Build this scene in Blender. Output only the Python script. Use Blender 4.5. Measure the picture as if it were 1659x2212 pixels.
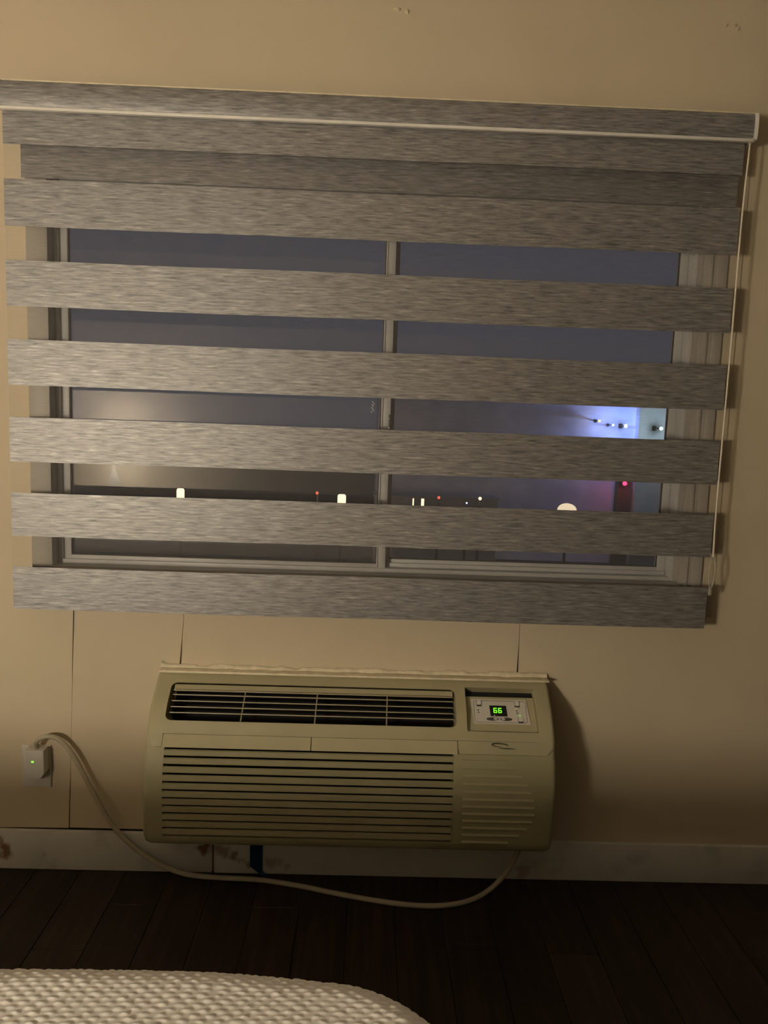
import bpy, bmesh, math, random
from mathutils import Vector, Matrix, noise

# ------------------------------------------------------------------ scene, camera, world, exposure
for o in list(bpy.data.objects):
    bpy.data.objects.remove(o)
SC = bpy.context.scene
COL = SC.collection
random.seed(7)

cam_d = bpy.data.cameras.new('camera')
cam = bpy.data.objects.new('camera', cam_d)
COL.objects.link(cam)
SC.camera = cam
cam_d.sensor_fit = 'HORIZONTAL'
cam_d.sensor_width = 36.0
cam_d.lens = 36.0 * 1640.0 / 1659.0
cam_d.clip_start = 0.02
cam_d.clip_end = 400
RIGHT = Vector((0.9992010, -0.0194819, 0.0348969))
UP = Vector((-0.0323659, 0.1178215, 0.9925072))
FWD = Vector((0.0234476, 0.9928437, -0.1170968))
cm = Matrix((RIGHT, UP, -FWD)).transposed().to_4x4()
cm.translation = Vector((0.0, -2.08229, 1.31158))
cam.matrix_world = cm

SC.view_settings.view_transform = 'Standard'
SC.view_settings.look = 'None'
SC.view_settings.gamma = 1.0
SC.view_settings.use_curve_mapping = False
SC.view_settings.exposure = 0.0
SC.cycles.transparent_max_bounces = 24

world = bpy.data.worlds.new('night_sky')
SC.world = world
world.use_nodes = True
wbg = world.node_tree.nodes['Background']
wbg.inputs[0].default_value = (0.050, 0.052, 0.068, 1)   # overcast night sky lit by the town
wbg.inputs[1].default_value = 1.0

LAMP_POS = Vector((-1.71, -2.97, 0.60))      # base of the bedside lamp (sits on the nightstand)
LAMP_STRENGTH = 142.0
LAMP_COLOR = (1.0, 0.875, 0.70)

# ------------------------------------------------------------------ helpers
def nt_new(name):
    m = bpy.data.materials.new(name)
    m.use_nodes = True
    nt = m.node_tree
    b = nt.nodes['Principled BSDF']
    return m, nt, b

def N(nt, kind, **kw):
    n = nt.nodes.new(kind)
    for k, v in kw.items():
        setattr(n, k, v)
    return n

def noise_col(nt, scale=(1, 1, 1), nscale=5.0, detail=4.0, rough=0.55, stops=None, dist=0.0):
    tc = N(nt, 'ShaderNodeTexCoord')
    mp = N(nt, 'ShaderNodeMapping')
    mp.inputs['Scale'].default_value = scale
    nz = N(nt, 'ShaderNodeTexNoise')
    nz.inputs['Scale'].default_value = nscale
    nz.inputs['Detail'].default_value = detail
    nz.inputs['Roughness'].default_value = rough
    nz.inputs['Distortion'].default_value = dist
    nt.links.new(tc.outputs['Object'], mp.inputs[0])
    nt.links.new(mp.outputs[0], nz.inputs['Vector'])
    rp = None
    if stops:
        rp = N(nt, 'ShaderNodeValToRGB')
        el = rp.color_ramp.elements
        el[0].position, el[0].color = stops[0][0], (*stops[0][1], 1)
        el[1].position, el[1].color = stops[-1][0], (*stops[-1][1], 1)
        for p, c in stops[1:-1]:
            e = el.new(p)
            e.color = (*c, 1)
        nt.links.new(nz.outputs['Fac'], rp.inputs[0])
    return nz, rp

def bump(nt, b, height_out, strength=0.2, dist=0.002):
    bp = N(nt, 'ShaderNodeBump')
    bp.inputs['Strength'].default_value = strength
    bp.inputs['Distance'].default_value = dist
    nt.links.new(height_out, bp.inputs['Height'])
    nt.links.new(bp.outputs[0], b.inputs['Normal'])

def plain(name, col, rough=0.5, metal=0.0, spec=0.5, var=0.08, nscale=20.0):
    m, nt, b = nt_new(name)
    lo = tuple(c * (1 - var) for c in col)
    hi = tuple(min(1, c * (1 + var)) for c in col)
    nz, rp = noise_col(nt, nscale=nscale, stops=[(0.3, lo), (0.7, hi)])
    nt.links.new(rp.outputs[0], b.inputs['Base Color'])
    b.inputs['Roughness'].default_value = rough
    b.inputs['Metallic'].default_value = metal
    b.inputs['Specular IOR Level'].default_value = spec
    return m

def emit(name, col, strength):
    m = bpy.data.materials.new(name)
    m.use_nodes = True
    nt = m.node_tree
    nt.nodes.clear()
    e = N(nt, 'ShaderNodeEmission')
    e.inputs[0].default_value = (*col, 1)
    e.inputs[1].default_value = strength
    o = N(nt, 'ShaderNodeOutputMaterial')
    nt.links.new(e.outputs[0], o.inputs[0])
    return m

def wloc(o):
    v = Vector((0, 0, 0))
    while o is not None:
        v += o.location
        o = o.parent
    return v

def link_bm(name, bm, mat=None, parent=None, loc=None, smooth=None, kind=None):
    """bm is in world coordinates; loc = object origin (world); parent shifts it."""
    me = bpy.data.meshes.new(name)
    base = Vector(loc) if loc is not None else (wloc(parent) if parent else Vector((0, 0, 0)))
    bmesh.ops.recalc_face_normals(bm, faces=bm.faces)
    bm.transform(Matrix.Translation(-base))
    bm.to_mesh(me)
    bm.free()
    if smooth is not None:
        for p in me.polygons:
            p.use_smooth = True
        me.set_sharp_from_angle(angle=math.radians(smooth))
    o = bpy.data.objects.new(name, me)
    COL.objects.link(o)
    if parent:
        o.parent = parent
        o.location = base - wloc(parent)
    else:
        o.location = base
    if mat:
        me.materials.append(mat)
    if kind:
        o['kind'] = kind
    return o

def empty(name, loc, label=None, cat=None, kind=None, group=None):
    o = bpy.data.objects.new(name, None)
    o.empty_display_size = 0.05
    COL.objects.link(o)
    o.location = loc
    tag(o, label, cat, kind, group)
    return o

def tag(o, label=None, cat=None, kind=None, group=None):
    if label: o['label'] = label
    if cat: o['category'] = cat
    if kind: o['kind'] = kind
    if group: o['group'] = group
    return o

def box(bm, x0, x1, y0, y1, z0, z1, bev=0.0, seg=2):
    r = bmesh.ops.create_cube(bm, size=1.0)
    vs = r['verts']
    for v in vs:
        v.co = Vector(((x0 + x1) / 2 + v.co.x * (x1 - x0), (y0 + y1) / 2 + v.co.y * (y1 - y0), (z0 + z1) / 2 + v.co.z * (z1 - z0)))
    if bev > 0:
        es = list({e for v in vs for e in v.link_edges})
        bmesh.ops.bevel(bm, geom=es, offset=bev, segments=seg, affect='EDGES', profile=0.5)
    return bm

def prism(bm, pts, vec):
    """closed solid: polygon pts (3-D) extruded by vec"""
    vec = Vector(vec)
    a = [bm.verts.new(Vector(p)) for p in pts]
    b = [bm.verts.new(Vector(p) + vec) for p in pts]
    n = len(pts)
    bm.faces.new(a)
    bm.faces.new(b[::-1])
    for i in range(n):
        bm.faces.new((a[i], a[(i + 1) % n], b[(i + 1) % n], b[i]))
    return bm

def lathe(bm, cx, cy, prof, n=24):
    rings = []
    for r, z in prof:
        rings.append([bm.verts.new((cx + r * math.cos(2 * math.pi * i / n), cy + r * math.sin(2 * math.pi * i / n), z)) for i in range(n)])
    for k in range(len(rings) - 1):
        for i in range(n):
            bm.faces.new((rings[k][i], rings[k][(i + 1) % n], rings[k + 1][(i + 1) % n], rings[k + 1][i]))
    bm.faces.new(rings[0])
    bm.faces.new(rings[-1][::-1])
    return bm

def catmull(pts, sub=8):
    P = [Vector(p) for p in pts]
    P = [P[0] * 2 - P[1]] + P + [P[-1] * 2 - P[-2]]
    out = []
    for i in range(1, len(P) - 2):
        for k in range(sub):
            t = k / sub
            a, b, c, d = P[i - 1], P[i], P[i + 1], P[i + 2]
            out.append(0.5 * ((2 * b) + (c - a) * t + (2 * a - 5 * b + 4 * c - d) * t * t + (3 * b - a - 3 * c + d) * t ** 3))
    out.append(P[-2])
    return out

def tube(bm, pts, r, n=10, closed=False, flat=1.0):
    pts = [Vector(p) for p in pts]
    rings = []
    m = len(pts)
    nrm = None
    for i, p in enumerate(pts):
        if closed:
            t = (pts[(i + 1) % m] - pts[i - 1]).normalized()
        else:
            t = (pts[min(i + 1, m - 1)] - pts[max(i - 1, 0)]).normalized()
        if nrm is None:
            nrm = t.orthogonal().normalized()
        nrm = (nrm - t * nrm.dot(t)).normalized()
        bn = t.cross(nrm)
        rr = r[i] if isinstance(r, (list, tuple)) else r
        rings.append([bm.verts.new(p + (nrm * math.cos(2 * math.pi * k / n) + bn * math.sin(2 * math.pi * k / n) * flat) * rr) for k in range(n)])
    K = m if closed else m - 1
    for i in range(K):
        A, B = rings[i], rings[(i + 1) % m]
        for k in range(n):
            bm.faces.new((A[k], A[(k + 1) % n], B[(k + 1) % n], B[k]))
    if not closed:
        bm.faces.new(rings[0][::-1])
        bm.faces.new(rings[-1])
    return bm

def rrect(cx, cy, w, h, r, n=6):
    """2-D rounded rectangle outline"""
    out = []
    for sx, sy, a0 in ((1, 1, 0), (-1, 1, 90), (-1, -1, 180), (1, -1, 270)):
        for k in range(n + 1):
            a = math.radians(a0 + 90 * k / n)
            out.append((cx + sx * (w / 2 - r) + r * math.cos(a), cy + sy * (h / 2 - r) + r * math.sin(a)))
    return out

def boolean(o, cutters):
    for c in cutters:
        md = o.modifiers.new('cut', 'BOOLEAN')
        md.operation = 'DIFFERENCE'
        md.solver = 'EXACT'
        md.object = c
    dg = bpy.context.evaluated_depsgraph_get()
    dg.update()
    me = bpy.data.meshes.new_from_object(o.evaluated_get(dg))
    old = o.data
    o.modifiers.clear()
    o.data = me
    me.name = o.name
    bpy.data.meshes.remove(old)
    for c in cutters:
        md = c.data
        bpy.data.objects.remove(c)
        bpy.data.meshes.remove(md)
    for p in me.polygons:
        p.use_smooth = True
    me.set_sharp_from_angle(angle=math.radians(32))

# ------------------------------------------------------------------ materials
def wall_material():
    m, nt, b = nt_new('beige_wall_paint')
    nz, rp = noise_col(nt, nscale=1.6, detail=3, stops=[(0.30, (0.56, 0.475, 0.325)), (0.52, (0.60, 0.51, 0.355)), (0.75, (0.625, 0.52, 0.375))])
    nt.links.new(rp.outputs[0], b.inputs['Base Color'])
    n2, _ = noise_col(nt, nscale=120, detail=5)
    n3, _ = noise_col(nt, scale=(1, 1, 0.25), nscale=26, detail=3)
    mx = N(nt, 'ShaderNodeMath', operation='MULTIPLY_ADD')
    nt.links.new(n3.outputs['Fac'], mx.inputs[0])
    mx.inputs[1].default_value = 0.8
    nt.links.new(n2.outputs['Fac'], mx.inputs[2])
    bump(nt, b, mx.outputs[0], 0.25, 0.0012)
    b.inputs['Roughness'].default_value = 0.62
    b.inputs['Specular IOR Level'].default_value = 0.3
    return m

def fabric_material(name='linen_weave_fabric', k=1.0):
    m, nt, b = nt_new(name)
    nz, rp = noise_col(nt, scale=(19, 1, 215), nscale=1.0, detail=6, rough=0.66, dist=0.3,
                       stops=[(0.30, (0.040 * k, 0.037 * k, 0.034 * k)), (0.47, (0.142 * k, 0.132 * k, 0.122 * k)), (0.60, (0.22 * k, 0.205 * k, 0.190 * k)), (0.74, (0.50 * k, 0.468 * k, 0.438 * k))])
    nt.links.new(rp.outputs[0], b.inputs['Base Color'])
    bump(nt, b, nz.outputs['Fac'], 0.35, 0.0012)
    b.inputs['Roughness'].default_value = 0.50
    b.inputs['IOR'].default_value = 1.0 + 1.35 * k
    mr = N(nt, 'ShaderNodeMapRange')               # dark threads are duller than pale ones
    mr.inputs['From Min'].default_value = 0.32
    mr.inputs['From Max'].default_value = 0.70
    mr.inputs['To Min'].default_value = 0.36
    mr.inputs['To Max'].default_value = 0.80
    nt.links.new(nz.outputs['Fac'], mr.inputs[0])
    nt.links.new(mr.outputs[0], b.inputs['Specular IOR Level'])
    return m

def sheer_material():
    m = bpy.data.materials.new('sheer_voile')
    m.use_nodes = True
    nt = m.node_tree
    nt.nodes.clear()
    tr = N(nt, 'ShaderNodeBsdfTransparent')
    df = N(nt, 'ShaderNodeBsdfDiffuse')
    df.inputs[0].default_value = (0.42, 0.40, 0.37, 1)
    nz, rp = noise_col(nt, scale=(30, 1, 400), nscale=1, detail=2, stops=[(0.3, (0.05, 0.05, 0.05)), (0.7, (0.10, 0.10, 0.10))])
    mx = N(nt, 'ShaderNodeMixShader')
    nt.links.new(rp.outputs[0], mx.inputs[0])
    nt.links.new(tr.outputs[0], mx.inputs[1])
    nt.links.new(df.outputs[0], mx.inputs[2])
    o = N(nt, 'ShaderNodeOutputMaterial')
    nt.links.new(mx.outputs[0], o.inputs[0])
    return m

def glass_material():
    m = bpy.data.materials.new('window_glass')
    m.use_nodes = True
    nt = m.node_tree
    nt.nodes.clear()
    tr = N(nt, 'ShaderNodeBsdfTransparent')
    tr.inputs[0].default_value = (0.95, 0.96, 0.97, 1)
    gl = N(nt, 'ShaderNodeBsdfGlossy')
    gl.inputs['Roughness'].default_value = 0.01
    lw = N(nt, 'ShaderNodeLayerWeight')
    lw.inputs[0].default_value = 0.12
    ad = N(nt, 'ShaderNodeMath', operation='ADD')
    ad.inputs[1].default_value = 0.075
    nt.links.new(lw.outputs['Fresnel'], ad.inputs[0])
    mx = N(nt, 'ShaderNodeMixShader')
    nt.links.new(ad.outputs[0], mx.inputs[0])
    nt.links.new(tr.outputs[0], mx.inputs[1])
    nt.links.new(gl.outputs[0], mx.inputs[2])
    # dust film with vertical water marks
    df = N(nt, 'ShaderNodeBsdfDiffuse')
    df.inputs[0].default_value = (0.6, 0.6, 0.6, 1)
    nz, rp = noise_col(nt, scale=(14, 1, 2.5), nscale=1.5, detail=5, stops=[(0.35, (0.004, 0.004, 0.004)), (0.75, (0.022, 0.022, 0.022))])
    m2 = N(nt, 'ShaderNodeMixShader')
    nt.links.new(rp.outputs[0], m2.inputs[0])
    nt.links.new(mx.outputs[0], m2.inputs[1])
    nt.links.new(df.outputs[0], m2.inputs[2])
    o = N(nt, 'ShaderNodeOutputMaterial')
    nt.links.new(m2.outputs[0], o.inputs[0])
    return m

def baseboard_material():
    m, nt, b = nt_new('scuffed_white_board')
    tc = N(nt, 'ShaderNodeTexCoord')
    nz, rp = noise_col(nt, nscale=9, detail=5, stops=[(0.28, (0.44, 0.425, 0.385)), (0.42, (0.60, 0.585, 0.53)), (0.8, (0.65, 0.635, 0.58))])
    # brown water stains, each a warped blob at its own place on the board
    wn, _ = noise_col(nt, nscale=22, detail=4)
    sub = N(nt, 'ShaderNodeVectorMath', operation='SUBTRACT')
    nt.links.new(wn.outputs['Color'], sub.inputs[0])
    sub.inputs[1].default_value = (0.5, 0.5, 0.5)
    sc = N(nt, 'ShaderNodeVectorMath', operation='SCALE')
    nt.links.new(sub.outputs[0], sc.inputs[0])
    sc.inputs['Scale'].default_value = 0.07
    add = N(nt, 'ShaderNodeVectorMath', operation='ADD')
    nt.links.new(tc.outputs['Object'], add.inputs[0])
    nt.links.new(sc.outputs[0], add.inputs[1])
    col = rp.outputs[0]
    for (x, z, r, amt) in ((-1.010, 0.055, 0.020, .95), (-1.02, 0.085, 0.014, .7), (-0.435, 0.078, 0.016, .95), (-0.385, 0.068, 0.018, .7), (-0.345, 0.058, 0.016, .8), (-0.318, 0.035, 0.014, .7), (-0.235, 0.038, 0.016, .5), (-0.20, 0.028, 0.012, .4), (0.49, 0.025, 0.02, .45), (-0.90, 0.05, 0.007, .35)):
        ds = N(nt, 'ShaderNodeVectorMath', operation='DISTANCE')
        nt.links.new(add.outputs[0], ds.inputs[0])
        ds.inputs[1].default_value = (x, -0.015, z)
        mr = N(nt, 'ShaderNodeMapRange')
        mr.inputs['From Min'].default_value = r * 0.75
        mr.inputs['From Max'].default_value = r * 1.45
        mr.inputs['To Min'].default_value = amt
        mr.inputs['To Max'].default_value = 0
        nt.links.new(ds.outputs['Value'], mr.inputs[0])
        mx = N(nt, 'ShaderNodeMix', data_type='RGBA')
        nt.links.new(mr.outputs[0], mx.inputs['Factor'])
        nt.links.new(col, mx.inputs['A'])
        mx.inputs['B'].default_value = (0.19, 0.095, 0.03, 1)
        col = mx.outputs['Result']
    nt.links.new(col, b.inputs['Base Color'])
    b.inputs['Roughness'].default_value = 0.45
    return m

def floor_material():
    m, nt, b = nt_new('dark_brown_plank')
    nz, rp = noise_col(nt, scale=(22, 1.3, 1), nscale=2.0, detail=6, rough=0.62, dist=0.4,
                       stops=[(0.25, (0.015, 0.010, 0.0065)), (0.5, (0.026, 0.0175, 0.011)), (0.78, (0.05, 0.034, 0.022))])
    oi = N(nt, 'ShaderNodeObjectInfo')
    mr = N(nt, 'ShaderNodeMapRange')
    mr.inputs['To Min'].default_value = 0.7
    mr.inputs['To Max'].default_value = 1.3
    nt.links.new(oi.outputs['Random'], mr.inputs[0])
    hs = N(nt, 'ShaderNodeHueSaturation')
    nt.links.new(mr.outputs[0], hs.inputs['Value'])
    nt.links.new(rp.outputs[0], hs.inputs['Color'])
    nt.links.new(hs.outputs[0], b.inputs['Base Color'])
    bump(nt, b, nz.outputs['Fac'], 0.12, 0.001)
    b.inputs['Roughness'].default_value = 0.55
    b.inputs['Specular IOR Level'].default_value = 0.3
    return m

M_WALL = wall_material()
M_FAB = fabric_material()
M_FABB = fabric_material('linen_weave_back_shaded', 0.8)  # same weave, dimmed in colour for the shaded back layer
M_SHEER = sheer_material()
M_GLASS = glass_material()
M_BASE = baseboard_material()
M_FLOOR = floor_material()
M_CEIL = plain('ceiling_white', (0.43, 0.40, 0.35), 0.8)
M_WALL2 = plain('taupe_wall_paint', (0.25, 0.215, 0.165), 0.7, nscale=2)
M_VINYL = plain('white_vinyl', (0.56, 0.55, 0.52), 0.4, nscale=8)
M_CASING = plain('painted_casing', (0.42, 0.385, 0.33), 0.45, nscale=6)
M_TRIMW = plain('glossy_white_trim', (0.82, 0.79, 0.72), 0.3)
M_DARK = plain('dark_void', (0.006, 0.006, 0.006), 0.7)
M_GAP = plain('wall_core', (0.05, 0.035, 0.022), 0.9)
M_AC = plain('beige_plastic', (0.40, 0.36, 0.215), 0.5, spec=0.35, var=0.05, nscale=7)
M_ACLOW = plain('beige_plastic_lower_shaded', (0.365, 0.332, 0.19), 0.52, spec=0.35, var=0.05, nscale=7)  # same plastic, shade on the lower front put into its colour
M_ACFLAP = plain('beige_plastic_flap_lit', (0.46, 0.41, 0.25), 0.5, spec=0.35, var=0.05, nscale=7)  # same plastic, painted paler for the light on the tilted flaps
M_VANE = plain('vane_plastic', (0.36, 0.31, 0.19), 0.45)
M_CAULK = plain('cream_caulk', (0.74, 0.655, 0.46), 0.55, var=0.14, nscale=40)
M_PLATE = plain('grey_faceplate', (0.62, 0.58, 0.50), 0.4, var=0.03)
M_KEY = plain('key_grey', (0.55, 0.52, 0.45), 0.4)
M_KEYL = plain('key_light', (0.66, 0.63, 0.56), 0.35)
M_KEYD = plain('key_dark', (0.07, 0.065, 0.05), 0.35)
M_BLACK = plain('display_black', (0.012, 0.010, 0.008), 0.2)
M_EMBLEM = plain('emblem_green_grey', (0.10, 0.115, 0.07), 0.35, metal=0.3)
M_OUT = plain('outlet_white', (0.58, 0.55, 0.48), 0.35, var=0.04)
M_CORD = plain('cord_ivory', (0.43, 0.38, 0.27), 0.42)
M_TAPE = plain('blue_tape', (0.010, 0.062, 0.17), 0.6, var=0.1)
M_PCORD = plain('pull_cord_white', (0.80, 0.73, 0.60), 0.4)
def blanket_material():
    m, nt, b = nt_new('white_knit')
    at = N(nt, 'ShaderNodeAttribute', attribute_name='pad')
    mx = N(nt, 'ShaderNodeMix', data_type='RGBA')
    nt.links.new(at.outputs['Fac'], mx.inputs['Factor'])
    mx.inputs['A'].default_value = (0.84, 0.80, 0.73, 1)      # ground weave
    mx.inputs['B'].default_value = (0.97, 0.94, 0.90, 1)      # raised white pads, painted lighter in place of translucency
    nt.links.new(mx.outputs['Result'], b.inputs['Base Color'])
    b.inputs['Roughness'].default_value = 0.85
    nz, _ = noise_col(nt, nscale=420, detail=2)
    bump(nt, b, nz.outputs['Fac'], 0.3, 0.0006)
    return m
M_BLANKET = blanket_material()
M_MATT = plain('mattress_ticking', (0.7, 0.68, 0.63), 0.8)
M_WOOD = plain('dark_wood', (0.09, 0.055, 0.03), 0.4)
M_BRASS = plain('polished_metal', (0.75, 0.72, 0.66), 0.12, metal=1.0)
M_GLAZE = plain('white_glaze', (0.75, 0.72, 0.66), 0.12)
M_GREEN = emit('green_digit_light', (0.22, 1.0, 0.03), 1.3)
M_LEDG = emit('green_led_light', (0.35, 1.0, 0.10), 1.1)
M_LEDY = emit('pale_led_light', (0.75, 0.85, 0.35), 0.55)

mc = bpy.data.materials.new('clear_plastic')
mc.use_nodes = True
_b = mc.node_tree.nodes['Principled BSDF']
_b.inputs['Base Color'].default_value = (0.9, 0.87, 0.8, 1)
_b.inputs['Roughness'].default_value = 0.12
_b.inputs['Transmission Weight'].default_value = 0.75
_b.inputs['IOR'].default_value = 1.3
M_CLEAR = mc

# ------------------------------------------------------------------ room shell
RX0, RX1, RY0, RZ1 = -2.45, 3.90, -3.16, 2.85
WL, WR, WB, WT = -0.857, 0.881, 0.889, 1.950          # window opening
PT = 0.012                                             # skin thickness of wall boards

wall = empty('wall_front', (0, 0, 0), 'beige stippled wall holding the window, with cracked board seams below it', None, 'structure')
bm = bmesh.new()
# core of the wall, behind the boards, with the window hole
for (x0, x1, z0, z1) in ((RX0 - .1, WL, -.05, RZ1 + .1), (WR, RX1 + .1, -.05, RZ1 + .1), (WL, WR, -.05, WB), (WL, WR, WT, RZ1 + .1)):
    box(bm, x0, x1, PT, 0.14, z0, z1)
link_bm('wall_core', bm, M_GAP, wall)
def crack(pts, gaps, side):
    """edge of a board along a crack centre line (x, z), half a gap to one side"""
    return [(x + side * g / 2, z) for (x, z), g in zip(pts, gaps)]
def wander(x0, z0, x1, z1, zs, amp, seed):
    return [(x0 + (x1 - x0) * (z - z0) / (z1 - z0) + amp * noise.noise(Vector((z * 9, seed, 0))), z) for z in zs]
K1 = wander(-.8251, .114, -.8045, .7577, [0, .06, .12, .18, .24, .30, .38, .46, .54, .60, .66, .72, .78, WB], .0012, 1.0)
G1 = [.0036, .0036, .0036, .0034, .0030, .0012, .0010, .0010, .0012, .0022, .0030, .0036, .0036, .003]
K2 = wander(-.5095, .60, -.4996, .7563, [0, .30, .58, .62, .65, .69, .73, .78, WB], .0006, 2.0)
K2[0] = (-.5105, 0); K2[1] = (-.5105, .30)
G2 = [.002, .002, .0042, .0048, .0040, .0022, .0014, .0014, .0014]
K3 = wander(.4446, .62, .4436, .7375, [0, .30, .60, .63, .66, .70, .74, .80, WB], .0006, 3.0)
K3[0] = (.4446, 0); K3[1] = (.4446, .30)
K1b, G1b = [(K1[2][0], .1222)] + K1[3:], G1[2:]      # the left board stops just above the baseboard
K2b, G2b = [(-.5105, .1215)] + K2[1:], G2
G3 = [.002, .002, .0042, .0046, .0036, .0016, .0014, .0014, .0014]
bm = bmesh.new()
out = [(RX0, .1178), (-1.0, .1180), (-.98, .1186)] + crack([(K1[2][0], .1204)] + K1[3:], G1[2:], -1) + [(WL, WB), (WL, WT), (WR, WT), (WR, WB)] + crack(K3, G3, 1)[::-1] + [(RX1, 0), (RX1, RZ1), (RX0, RZ1)]
prism(bm, [(x, 0, z) for x, z in out], (0, PT, 0))
link_bm('wall_board', bm, M_WALL, wall)
bm = bmesh.new()
prism(bm, [(x, -.0006, z) for x, z in crack(K1b, G1b, 1) + crack(K2b, G2b, -1)[::-1]], (0, PT, 0))
link_bm('wall_board', bm, M_WALL, wall)
bm = bmesh.new()
prism(bm, [(x, -.0016, z) for x, z in crack(K2, G2, 1) + crack(K3, G3, -1)[::-1]], (0, PT, 0))
link_bm('wall_board', bm, M_WALL, wall)
# paint chips near the top of the wall
def chip(cx, cz, r, sx, seed):
    bm = bmesh.new()
    rnd = random.Random(seed)
    n = 14
    a = [(cx + sx * r * math.cos(2 * math.pi * i / n) * rnd.uniform(.7, 1.15), cz + r * math.sin(2 * math.pi * i / n) * rnd.uniform(.7, 1.15)) for i in range(n)]
    c = bm.verts.new((cx, -.006, cz))
    inner = [bm.verts.new((cx + (x - cx) * .55, -.005 - rnd.uniform(0, .002), cz + (z - cz) * .55)) for x, z in a]
    outer = [bm.verts.new((x, 0.001, z)) for x, z in a]
    for i in range(n):
        j = (i + 1) % n
        bm.faces.new((outer[i], outer[j], inner[j], inner[i]))
        bm.faces.new((inner[i], inner[j], c))
    return bm
for (cx, cz, r, sx, sd) in ((0.0385, 2.362, .006, 2.0, 1), (0.0635, 2.3585, .0075, 0.8, 2), (0.920, 2.355, .006, .9, 3), (0.913, 2.363, .004, 1.2, 4), (0.89, 2.362, .004, 1.0, 5)):
    link_bm('plaster_blob', chip(cx, cz, r, sx, sd), M_WALL if cx > .5 else M_CAULK, wall, smooth=60)

bm = bmesh.new(); box(bm, RX0 - .1, RX0, RY0 - .1, 0.0, -.05, RZ1 + .1)
tag(link_bm('wall_left', bm, M_WALL2), 'taupe wall on the left side of the room', None, 'structure')
bm = bmesh.new(); box(bm, RX1, RX1 + .1, RY0 - .1, 0.0, -.05, RZ1 + .1)
tag(link_bm('wall_right', bm, M_WALL2), 'taupe wall on the right side of the room', None, 'structure')
bm = bmesh.new(); box(bm, RX0, RX1, RY0 - .1, RY0, -.05, RZ1 + .1)
tag(link_bm('wall_back', bm, M_WALL2), 'taupe wall behind the bed head', None, 'structure')
bm = bmesh.new(); box(bm, RX0, RX1, RY0, 0.0, RZ1, RZ1 + .1)
tag(link_bm('ceiling', bm, M_CEIL), 'plain off-white ceiling', None, 'structure')

# floor: subfloor + planks running towards the window
floor = empty('floor', (0, 0, 0), 'very dark brown wood plank floor', None, 'structure')
bm = bmesh.new(); box(bm, RX0, RX1, RY0, 0.012, -.05, -.012)
link_bm('subfloor', bm, M_DARK, floor)
pw = 0.128
x = RX0
k = 0
while x < RX1 - 1e-4:
    x1 = min(x + pw, RX1)
    rr = random.Random(100 + k)
    y = RY0
    first = True
    while y < 0.0:
        L = rr.uniform(.35, 1.2) if first else 1.22
        first = False
        y1 = min(y + L, 0.011)
        if y1 > .011 - .15: y1 = 0.011
        bm = bmesh.new()
        box(bm, x + .0006, x1 - .0006, y + .0006, y1 - .0006, -.012, 0.0, 0.0012, 1)
        link_bm('plank', bm, M_FLOOR, floor)
        if y1 >= 0.0105: break
        y = y1
    x = x1
    k += 1

# baseboards: two boards meeting in an open joint under the air conditioner
BJ = -0.4095
bm = bmesh.new(); box(bm, RX0, BJ - .0028, -.015, -.0006, 0.001, 0.117, .0018, 2)
tag(link_bm('baseboard_left', bm, M_BASE, smooth=40), 'stained white baseboard left of the open joint, behind the cord', None, 'structure')
bm = bmesh.new(); box(bm, BJ + .0026, RX1, -.0152, -.0006, 0.001, 0.1165, .0018, 2)
tag(link_bm('baseboard_right', bm, M_BASE, smooth=40), 'scuffed white baseboard right of the open joint, with blue tape', None, 'structure')

# ------------------------------------------------------------------ window
win = empty('window_1', (0, 0, 0), 'two-pane sliding window with white frame at night', None, 'structure')
# casing boards on the wall around the opening
bm = bmesh.new()
box(bm, -0.9115, WL + .001, -.012, -.0012, 0.843, 2.02, .002)
link_bm('casing', bm, M_CASING, win, smooth=40)
bm = bmesh.new()
box(bm, WR - .001, 0.942, -.012, -.0012, 0.843, 2.02, .002)
box(bm, WR + .012, WR + .022, -.0165, -.011, 0.868, 2.0, .002)
box(bm, WR + .034, 0.942, -.0155, -.011, 0.843, 2.02, .002)
link_bm('casing', bm, M_CASING, win, smooth=40)
bm = bmesh.new()
box(bm, WL, WR, -.012, -.0012, 1.949, 2.02, .002)
link_bm('casing', bm, M_CASING, win, smooth=40)
bm = bmesh.new()
box(bm, -0.9115, 0.942, -.012, -.0013, 0.843, WB + .001, .002)
box(bm, -0.87, 0.905, -.018, -.011, 0.855, 0.872, .003)
link_bm('casing', bm, M_CASING, win, smooth=40)
bm = bmesh.new(); box(bm, 0.9435, 0.985, -.0045, -.0008, 0.80, 2.06, .002)
link_bm('edge_strip', bm, M_WALL, win, smooth=40)
# jamb liner
bm = bmesh.new()
box(bm, WL - .012, WL + .001, -.0015, .10, WB, WT)
box(bm, WR - .001, WR + .012, -.0015, .10, WB, WT)
box(bm, WL, WR, -.0015, .10, WB - .012, WB + .001)
box(bm, WL, WR, -.0015, .10, WT - .001, WT + .012)
link_bm('jamb', bm, M_CASING, win)
def frame(name, x0, x1, z0, z1, y0, y1, wl, wr, wb, wt, mat, parent, bev=.0015):
    bm = bmesh.new()
    box(bm, x0, x0 + wl, y0, y1, z0, z1, bev)
    box(bm, x1 - wr, x1, y0, y1, z0, z1, bev)
    box(bm, x0 + wl - .001, x1 - wr + .001, y0 + .0004, y1 - .0004, z0, z0 + wb, bev)
    box(bm, x0 + wl - .001, x1 - wr + .001, y0 + .0004, y1 - .0004, z1 - wt, z1, bev)
    return link_bm(name, bm, mat, parent, smooth=40)
# outer vinyl frame, with a thin lip in front
frame('window_frame', WL + .001, WR - .001, WB + .001, WT - .001, .030, .098, .011, .011, .012, .012, M_VINYL, win)
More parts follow.
